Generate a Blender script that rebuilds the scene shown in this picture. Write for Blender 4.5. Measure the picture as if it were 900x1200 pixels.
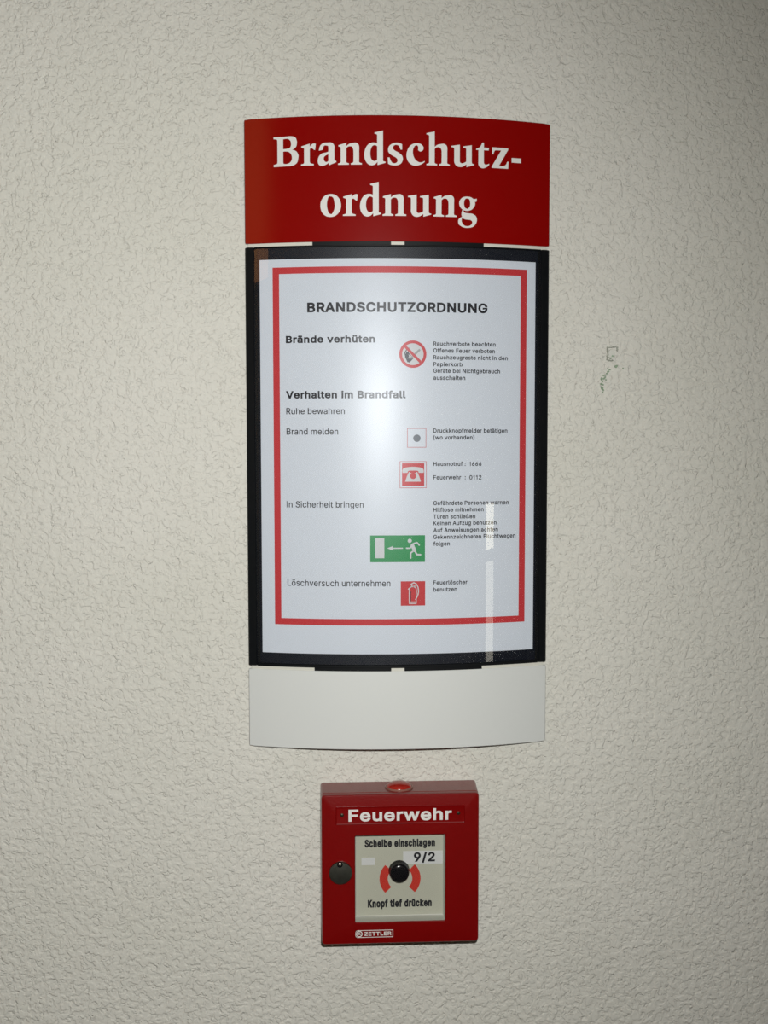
import bpy, bmesh, math, random
from mathutils import Vector, Matrix
from mathutils.geometry import delaunay_2d_cdt

# ------------------------------------------------------------------ camera, light, exposure
for o in list(bpy.data.objects): bpy.data.objects.remove(o)
scene = bpy.context.scene
COL = scene.collection
Z0 = 1.5                                   # height of the sign's reference level above the floor
scene.view_settings.view_transform = 'Standard'
scene.view_settings.look = 'None'
scene.view_settings.gamma = 1.0
scene.view_settings.exposure = 0.0
scene.cycles.use_denoising = True; scene.cycles.denoising_input_passes = 'RGB_ALBEDO_NORMAL'; scene.cycles.denoising_prefilter = 'NONE'
scene.cycles.sample_clamp_indirect = 0.8

cam_data = bpy.data.cameras.new('camera')
cam = bpy.data.objects.new('camera', cam_data); COL.objects.link(cam)
cam_data.sensor_fit = 'VERTICAL'; cam_data.sensor_height = 36.0
cam_data.lens = 1300.0 * 36.0 / 1200.0
cam_data.clip_start = 0.02; cam_data.clip_end = 30
YAW, PITCH, ROLL = 0.0541149, 0.0639793, -0.00105954
fwd = Vector((math.sin(YAW)*math.cos(PITCH), math.cos(YAW)*math.cos(PITCH), -math.sin(PITCH)))
rgt = Vector((math.cos(YAW), -math.sin(YAW), 0)); upv = rgt.cross(fwd)
r2 = rgt*math.cos(ROLL) + upv*math.sin(ROLL); u2 = -rgt*math.sin(ROLL) + upv*math.cos(ROLL)
M = Matrix((r2, u2, -fwd)).transposed().to_4x4()
M.translation = Vector((-0.0564724, -0.844265, Z0 - 0.0047747))
cam.matrix_world = M
scene.camera = cam

world = bpy.data.worlds.new('world'); scene.world = world; world.use_nodes = True
world.node_tree.nodes['Background'].inputs[0].default_value = (0.8, 0.85, 0.9, 1)
world.cycles.sampling_method = 'NONE'
world.node_tree.nodes['Background'].inputs[1].default_value = 0.05

# the camera's own flash, just above the lens
fl = bpy.data.lights.new('camera_flash', 'SPOT')
fl.energy = 25.8; fl.shadow_soft_size = 0.0; fl.color = (1.0, 0.985, 0.94)
fl.spot_size = math.radians(142); fl.spot_blend = 0.92
flash = bpy.data.objects.new('camera_flash', fl); COL.objects.link(flash)
flash.location = (-0.036, -0.84, Z0 + 0.048)
flash.rotation_euler = (Vector((-0.42, 0, Z0 - 0.20)) - flash.location).to_track_quat('-Z', 'Y').to_euler()

# ------------------------------------------------------------------ helpers
def obj(name, me, mat=None, parent=None):
    if isinstance(me, bmesh.types.BMesh):
        bm = me; me = bpy.data.meshes.new(name)
        bmesh.ops.recalc_face_normals(bm, faces=bm.faces); bm.to_mesh(me); bm.free()
    o = bpy.data.objects.new(name, me); COL.objects.link(o)
    if mat:
        for m in (mat if isinstance(mat, (list, tuple)) else [mat]): me.materials.append(m)
    if parent: o.parent = parent; o.matrix_parent_inverse = Matrix.Identity(4)
    return o
def shade(o, angle=40):
    me = o.data
    for p in me.polygons: p.use_smooth = True
    bm = bmesh.new(); bm.from_mesh(me)
    for e in bm.edges:
        if len(e.link_faces) == 2 and e.calc_face_angle(0) > math.radians(angle): e.smooth = False
    bm.to_mesh(me); bm.free(); return o
def empty(name, loc, label, cat):
    o = bpy.data.objects.new(name, None); COL.objects.link(o); o.location = loc
    o.empty_display_size = 0.05; o['label'] = label; o['category'] = cat; return o
def struct(o): o['kind'] = 'structure'; return o
def label(o, s): o['label'] = s; return o

def nodes(m): return m.node_tree.nodes, m.node_tree.links
def material(name, color, rough=0.5, metal=0.0, spec=0.5, bump=None, coat=0.0, coat_rough=0.1, vary=0.0, scale=60):
    m = bpy.data.materials.new(name); m.use_nodes = True; N, L = nodes(m); b = N['Principled BSDF']
    b.inputs['Base Color'].default_value = (*color, 1); b.inputs['Roughness'].default_value = rough
    b.inputs['Metallic'].default_value = metal; b.inputs['Specular IOR Level'].default_value = spec
    b.inputs['Coat Weight'].default_value = coat; b.inputs['Coat Roughness'].default_value = coat_rough
    tc = N.new('ShaderNodeTexCoord')
    nz = N.new('ShaderNodeTexNoise'); nz.inputs['Scale'].default_value = scale; nz.inputs['Detail'].default_value = 4
    L.new(tc.outputs['Object'], nz.inputs['Vector'])
    if vary:
        mx = N.new('ShaderNodeMix'); mx.data_type = 'RGBA'
        mx.inputs[6].default_value = (*[c*(1-vary) for c in color], 1); mx.inputs[7].default_value = (*[min(1, c*(1+vary)) for c in color], 1)
        L.new(nz.outputs['Fac'], mx.inputs[0]); L.new(mx.outputs[2], b.inputs['Base Color'])
    if bump:
        n2 = N.new('ShaderNodeTexNoise'); n2.inputs['Scale'].default_value = bump[0]; n2.inputs['Detail'].default_value = 3
        L.new(tc.outputs['Object'], n2.inputs['Vector'])
        bp = N.new('ShaderNodeBump'); bp.inputs['Strength'].default_value = bump[1]; bp.inputs['Distance'].default_value = bump[2]
        L.new(n2.outputs['Fac'], bp.inputs['Height']); L.new(bp.outputs['Normal'], b.inputs['Normal'])
    return m

# ------------------------------------------------------------------ materials
def stucco():
    m = bpy.data.materials.new('rough_plaster'); m.use_nodes = True; N, L = nodes(m); b = N['Principled BSDF']
    b.inputs['Roughness'].default_value = 0.75; b.inputs['Specular IOR Level'].default_value = 0.25
    tc = N.new('ShaderNodeTexCoord')
    # curled crumbs of trowelled plaster
    wn = N.new('ShaderNodeTexNoise'); wn.inputs['Scale'].default_value = 150; wn.inputs['Detail'].default_value = 2
    L.new(tc.outputs['Object'], wn.inputs['Vector'])
    sub = N.new('ShaderNodeVectorMath'); sub.operation = 'SUBTRACT'; sub.inputs[1].default_value = (.5, .5, .5)
    L.new(wn.outputs['Color'], sub.inputs[0])
    scl = N.new('ShaderNodeVectorMath'); scl.operation = 'SCALE'; scl.inputs['Scale'].default_value = 0.005
    L.new(sub.outputs[0], scl.inputs[0])
    add = N.new('ShaderNodeVectorMath'); add.operation = 'ADD'
    L.new(tc.outputs['Object'], add.inputs[0]); L.new(scl.outputs[0], add.inputs[1])
    def noise(vec, scale, detail=2.0, rough=.5):
        q = N.new('ShaderNodeTexNoise'); q.inputs['Scale'].default_value = scale; q.inputs['Detail'].default_value = detail
        q.inputs['Roughness'].default_value = rough; L.new(vec, q.inputs['Vector']); return q.outputs['Fac']
    def math_(op, a, b=None, c=None):
        q = N.new('ShaderNodeMath'); q.operation = op
        for i, v in enumerate((a, b, c)):
            if v is None: continue
            if isinstance(v, (int, float)): q.inputs[i].default_value = v
            else: L.new(v, q.inputs[i])
        return q.outputs[0]
    def ramp(v, lo, hi, a=0.0, b=1.0):
        q = N.new('ShaderNodeMapRange'); q.interpolation_type = 'SMOOTHSTEP'
        for k, x in zip(('From Min', 'From Max', 'To Min', 'To Max'), (lo, hi, a, b)): q.inputs[k].default_value = x
        L.new(v, q.inputs['Value']); return q.outputs[0]
    base = noise(add.outputs[0], 200, 1.5, .5)
    step = ramp(base, .44, .54)
    line = math_('ABSOLUTE', math_('SUBTRACT', noise(add.outputs[0], 225, 1.0, .5), .5))
    broken = ramp(noise(tc.outputs['Object'], 175, 1.0), .50, .60)
    crease = math_('MULTIPLY', ramp(line, 0.0, .085, 1.0, 0.0), broken)
    h = math_('MULTIPLY', step, .70)
    h = math_('MULTIPLY_ADD', crease, -.80, h)
    h = math_('MULTIPLY_ADD', noise(add.outputs[0], 470, 1.0), .75, h)
    h = math_('MULTIPLY_ADD', base, 1.1, h)
    h = math_('MULTIPLY_ADD', noise(tc.outputs['Object'], 26, 2.0), 2.2, h)
    d = N.new('ShaderNodeDisplacement'); d.inputs['Midlevel'].default_value = 3.9; d.inputs['Scale'].default_value = 0.00050
    L.new(h, d.inputs['Height']); L.new(d.outputs[0], N['Material Output'].inputs['Displacement'])
    m.displacement_method = 'BOTH'
    # paint tone with faint yellowish and greyish clouds
    n4 = N.new('ShaderNodeTexNoise'); n4.inputs['Scale'].default_value = 5; n4.inputs['Detail'].default_value = 4
    L.new(tc.outputs['Object'], n4.inputs['Vector'])
    cr = N.new('ShaderNodeValToRGB'); cr.color_ramp.elements[0].position = .35; cr.color_ramp.elements[1].position = .68
    cr.color_ramp.elements[0].color = (.630, .630, .576, 1); cr.color_ramp.elements[1].color = (.670, .667, .622, 1)
    L.new(n4.outputs['Fac'], cr.inputs[0]); L.new(cr.outputs[0], b.inputs['Base Color'])
    return m
M_WALL = stucco()
M_PLAIN = material('painted_plaster', (.55, .53, .46), .8, bump=(120, .4, .002), vary=.03, scale=6)
M_FLOOR = material('grey_linoleum', (.16, .15, .13), .45, vary=.15, scale=30)
M_CEIL = material('ceiling_paint', (.6, .6, .56), .85, bump=(60, .2, .002))
M_DOOR = material('dark_door_wood', (.10, .06, .035), .5, vary=.2, scale=20)
M_FRAMEPAINT = material('window_frame_paint', (.35, .33, .3), .5, vary=.04)
M_HEADER = material('red_enamel', (.235, .0015, .001), .6, spec=0.0, coat=1.0, coat_rough=.17, vary=.03, scale=300)
M_WHITE = material('white_lettering_film', (.72, .72, .70), .5)
M_GREY = material('light_grey_enamel', (.635, .66, .65), .5, vary=.01, scale=300)
M_STRIP = material('pale_aluminium_strip', (.62, .62, .56), .45, vary=.03, scale=120)
M_CARR = material('carrier_aluminium', (.5, .5, .48), .5, vary=.04)
M_BLACK = material('black_anodised', (.005, .006, .007), .4, spec=.15, bump=(900, .08, .0004), vary=.2, scale=200)
M_BOARD = material('black_backing', (.006, .008, .014), .6, spec=.1, vary=.15, scale=200)
M_PAPER = material('white_paper', (.64, .70, .785), .8, spec=.2, vary=.01, scale=40)
M_PRED = material('red_print', (.53, .040, .048), .8, spec=.2, vary=.03, scale=200)
M_PGREEN = material('green_print', (.02, .27, .085), .8, spec=.2, vary=.03, scale=200)
M_PBLACK = material('black_print', (.012, .013, .018), .8, spec=.2)
M_PGREY = material('grey_print', (.045, .05, .065), .8, spec=.2)
M_PWHITE = material('white_print', (.58, .61, .64), .8, spec=.2)
M_BOX = material('red_hammered_paint', (.178, .001, .0012), .3, spec=.35, bump=(700, .2, .0005), coat=.3, coat_rough=.14, vary=.08, scale=200)
M_BOXPLATE = material('red_name_plate', (.178, .001, .0012), .3, spec=.3, vary=.05, scale=200)
M_PLATE = material('cream_call_plate', (.455, .465, .385), .6, vary=.015, scale=60)
M_REVEAL = material('light_grey_reveal', (.42, .43, .38), .22, spec=.6, vary=.03)
M_KNOB = material('black_push_knob', (.004, .004, .006), .18, spec=.3, vary=.1)
M_ARC = material('orange_red_print', (.50, .022, .010), .6, vary=.04)
M_STICK = material('white_sticker', (.60, .62, .62), .5, vary=.02)
M_METAL = material('worn_nickel', (.17, .175, .15), .36, metal=1.0, bump=(160, .25, .0005), vary=.35, scale=160)
M_SCREW = material('dark_screw', (.04, .035, .02), .4, metal=.6, vary=.2)
M_LENS = material('orange_red_lens', (.36, .015, .008), .18, spec=.6, vary=.05)
M_LRING = material('red_lens_ring', (.24, .11, .085), .35, vary=.1)
M_GREEN = material('green_paint_trace', (.26, .36, .25), .8, vary=.3, scale=300)
M_CHIP = material('chipped_plaster', (.62, .63, .58), .9, vary=.08, scale=300)
M_CHIPE = material('chip_edge', (.36, .38, .33), .9, vary=.2, scale=300)

def pane_material(name, haze, haze_rough, mirror, tint=(1, 1, 1)):
    m = bpy.data.materials.new(name); m.use_nodes = True; N, L = nodes(m)
    N.remove(N['Principled BSDF'])
    t = N.new('ShaderNodeBsdfTransparent'); t.inputs[0].default_value = (*[c*(1-haze-mirror) for c in tint], 1)
    g = N.new('ShaderNodeBsdfGlossy'); g.inputs['Color'].default_value = (haze*.93, haze*.98, haze*1.06, 1); g.inputs['Roughness'].default_value = haze_rough
    s = N.new('ShaderNodeBsdfGlossy'); s.inputs['Color'].default_value = (mirror, mirror, mirror, 1); s.inputs['Roughness'].default_value = 0.0
    a = N.new('ShaderNodeAddShader'); c = N.new('ShaderNodeAddShader')
    L.new(t.outputs[0], a.inputs[0]); L.new(g.outputs[0], a.inputs[1]); L.new(a.outputs[0], c.inputs[0]); L.new(s.outputs[0], c.inputs[1])
    L.new(c.outputs[0], N['Material Output'].inputs['Surface']); return m
M_PANE = pane_material('satin_acrylic', .0118, .33, .03)
M_GLASS = pane_material('call_point_glass', .006, .3, .03)
def lit(name, color, strength, grad=None):
    m = bpy.data.materials.new(name); m.use_nodes = True; N, L = nodes(m); b = N['Principled BSDF']
    b.inputs['Base Color'].default_value = (.5, .5, .5, 1); b.inputs['Roughness'].default_value = .6
    b.inputs['Emission Color'].default_value = (*color, 1); b.inputs['Emission Strength'].default_value = strength; m.cycles.emission_sampling = 'NONE'
    return m
M_LIT_WARM = lit('added_warm_glow', (1.0, .40, .12), 1.0)  # glow of the added window, reflected in the header
M_LIT_PANE = lit('added_streak_glow', (1.0, .93, .74), 4.6)  # glow of the added upper door pane, for the streak
M_LIT_PANE2 = lit('added_dim_streak_glow', (1.0, .95, .80), 2.4)  # weaker glow of the added lower pane, where the streak fades
M_LIT_LAMP = lit('added_lamp_glow', (1.0, .93, .8), 1.0)  # glow of the added, unseen ceiling lamp
# ------------------------------------------------------------------ room shell
def box_bm(x0, x1, y0, y1, z0, z1, bev=0):
    bm = bmesh.new()
    bmesh.ops.create_cube(bm, size=1)
    for v in bm.verts:
        v.co = Vector((x0 if v.co.x < 0 else x1, y0 if v.co.y < 0 else y1, z0 if v.co.z < 0 else z1))
    if bev: bmesh.ops.bevel(bm, geom=bm.edges[:], offset=bev, segments=2, affect='EDGES', profile=.5)
    return bm
RX, RY, RZ = 2.3, -2.2, 2.75

def graded(lo, hi, a, b, fine, coarse):
    out = [lo]; x = lo
    while x < hi - 1e-9:
        x += fine if a <= x < b else coarse
        if out[-1] < a < x: x = a
        if x > hi: x = hi
        out.append(x)
    return out
xs = graded(-RX, RX, -.50, .55, .0014, .02); zs = graded(0, RZ, Z0-.64, Z0+.52, .0014, .02)
nx, nz = len(xs), len(zs)
import numpy as np
co = np.zeros((nz, nx, 3), np.float32); co[:, :, 0] = np.array(xs)[None, :]; co[:, :, 2] = np.array(zs)[:, None]
idx = np.arange(nx*nz).reshape(nz, nx)
fa = np.stack([idx[:-1, :-1], idx[:-1, 1:], idx[1:, 1:], idx[1:, :-1]], -1).reshape(-1, 4).astype(np.int32)
me = bpy.data.meshes.new('wall_back')
me.vertices.add(nx*nz); me.vertices.foreach_set('co', co.ravel())
me.loops.add(fa.size); me.loops.foreach_set('vertex_index', fa.ravel())
me.polygons.add(len(fa)); me.polygons.foreach_set('loop_start', np.arange(0, fa.size, 4, dtype=np.int32))
me.polygons.foreach_set('use_smooth', np.ones(len(fa), bool))
me.update(calc_edges=True)
wall = struct(obj('wall_back', me, M_WALL))

struct(obj('floor', box_bm(-RX, RX, RY, 0, -.1, 0), M_FLOOR))
struct(obj('ceiling', box_bm(-RX, RX, RY, 0, RZ, RZ+.1), M_CEIL))
struct(obj('wall_left', box_bm(-RX-.1, -RX, RY, 0, 0, RZ), M_PLAIN))
struct(obj('wall_right', box_bm(RX, RX+.1, RY, 0, 0, RZ), M_PLAIN))
struct(obj('wall_front', box_bm(-RX-.1, RX+.1, RY-.1, RY, 0, RZ), M_PLAIN))
for nm, a in (('baseboard_front', (-RX, 1.0, RY, RY+.012, 0, .08)), ('baseboard_left', (-RX, -RX+.012, RY+.012, -.013, 0, .08)),
              ('baseboard_right', (RX-.012, RX, RY+.012, -.013, 0, .08)), ('baseboard_back', (-RX, RX, -.013, -.001, 0, .08))):
    struct(obj(nm, box_bm(*a, bev=.002), M_DOOR))
# unseen lit window, added so a warm reflection runs down the header's left edge
w1 = struct(obj('added_window_1', box_bm(-2.05, -1.41, RY, RY+.03, 1.95, 2.62, .003), M_FRAMEPAINT))
obj('glow_pane', box_bm(-2.015, -1.445, RY+.0301, RY+.034, 1.985, 2.585), M_LIT_WARM, w1)
# added, unseen door whose two glowing panes mirror as the sign's pale streak
d1 = struct(obj('added_door_1', box_bm(1.02, 1.92, RY, RY+.04, 0, 2.05, .003), M_DOOR))
obj('glow_pane', box_bm(1.205, 1.315, RY+.0401, RY+.044, Z0-.325, Z0-.19), M_LIT_PANE, d1)
obj('glow_pane', box_bm(1.205, 1.315, RY+.0401, RY+.044, Z0-.95, Z0-.362), M_LIT_PANE2, d1)
h = bmesh.new(); bmesh.ops.create_cone(h, cap_ends=True, segments=16, radius1=.01, radius2=.01, depth=.12, matrix=Matrix.Translation((1.84, RY+.07, 1.05)) @ Matrix.Rotation(math.pi/2, 4, 'Y'))
obj('door_handle', h, M_METAL, d1)
lamp = obj('added_ceiling_light', box_bm(-.6, .6, -1.38, -1.22, 2.68, RZ-.001, .004), M_FRAMEPAINT)  # invented ambient lamp out of view; only its diffuser glows
lamp['label'] = 'added long narrow ceiling lamp, out of view'; lamp['category'] = 'lamp'
obj('diffuser', box_bm(-.57, .57, -1.365, -1.235, 2.672, 2.6799), M_LIT_LAMP, lamp)

# chipped spot and green paint traces on the wall, right of the sign
def blob(bm, x, z, rx, rz, h, rnd, n=9):
    c = bm.verts.new((x, -h*1.3, z)); ring = []; base = []
    for i in range(n):
        a = 2*math.pi*i/n; k = rnd.uniform(.65, 1.15)
        ring.append(bm.verts.new((x+math.cos(a)*rx*k, -h, z+math.sin(a)*rz*k)))
        base.append(bm.verts.new((x+math.cos(a)*rx*k*1.1, .0012, z+math.sin(a)*rz*k*1.1)))
    for i in range(n):
        j = (i+1) % n
        bm.faces.new((c, ring[i], ring[j])); bm.faces.new((ring[i], base[i], base[j], ring[j]))
rnd = random.Random(4)
FL = .0006
bm = bmesh.new(); blob(bm, .1638, Z0+.0622, .0034, .0038, FL, rnd, 11)
label(obj('paint_chip', bm, M_CHIP, wall), 'pale chipped spot in the plaster')
bm = bmesh.new()
for i in range(9): blob(bm, .1606+rnd.uniform(-.0003, .0004), Z0+.0575+i*.0011, .0006, .0009, FL+.0001, rnd, 6)
for i in range(8): blob(bm, .1612+i*.0009, Z0+.0666+rnd.uniform(-.0003, .0003), .0007, .0005, FL+.0001, rnd, 6)
for i in range(4): blob(bm, .1682+rnd.uniform(-.0003, .0003), Z0+.0640+i*.0008, .0006, .0006, FL, rnd, 6)
for i in range(4): blob(bm, .1615+i*.0011, Z0+.0565, .0006, .0006, FL, rnd, 6)
e = obj('chip_edge', bm, M_CHIPE, wall); e['kind'] = 'stuff'
bm = bmesh.new()
for x, z, r in [(.1642,.0600,.0013),(.1632,.0582,.0011),(.1672,.0518,.0013),(.1682,.0524,.0009),(.1627,.0495,.0008),(.1615,.0480,.0010),(.1604,.0466,.0008),
                (.1590,.0454,.0009),(.1578,.0449,.0007),(.1566,.0425,.0014),(.1584,.0428,.0009),(.1590,.0437,.0008),(.1570,.0405,.0008),(.1562,.0386,.0012),(.1575,.0380,.0008),
                (.1564,.0362,.0009),(.1568,.0352,.0013),(.1578,.0340,.0008),(.1572,.0326,.0006),(.1610,.0502,.0006),(.1598,.0418,.0006),(.1730,.0505,.0006)]:
    blob(bm, x, Z0+z, r*.8, r*.8, FL, rnd, 7)
e = obj('green_paint_trace', bm, M_GREEN, wall); e['kind'] = 'stuff'; label(e, 'trail of tiny green paint specks')
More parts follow.
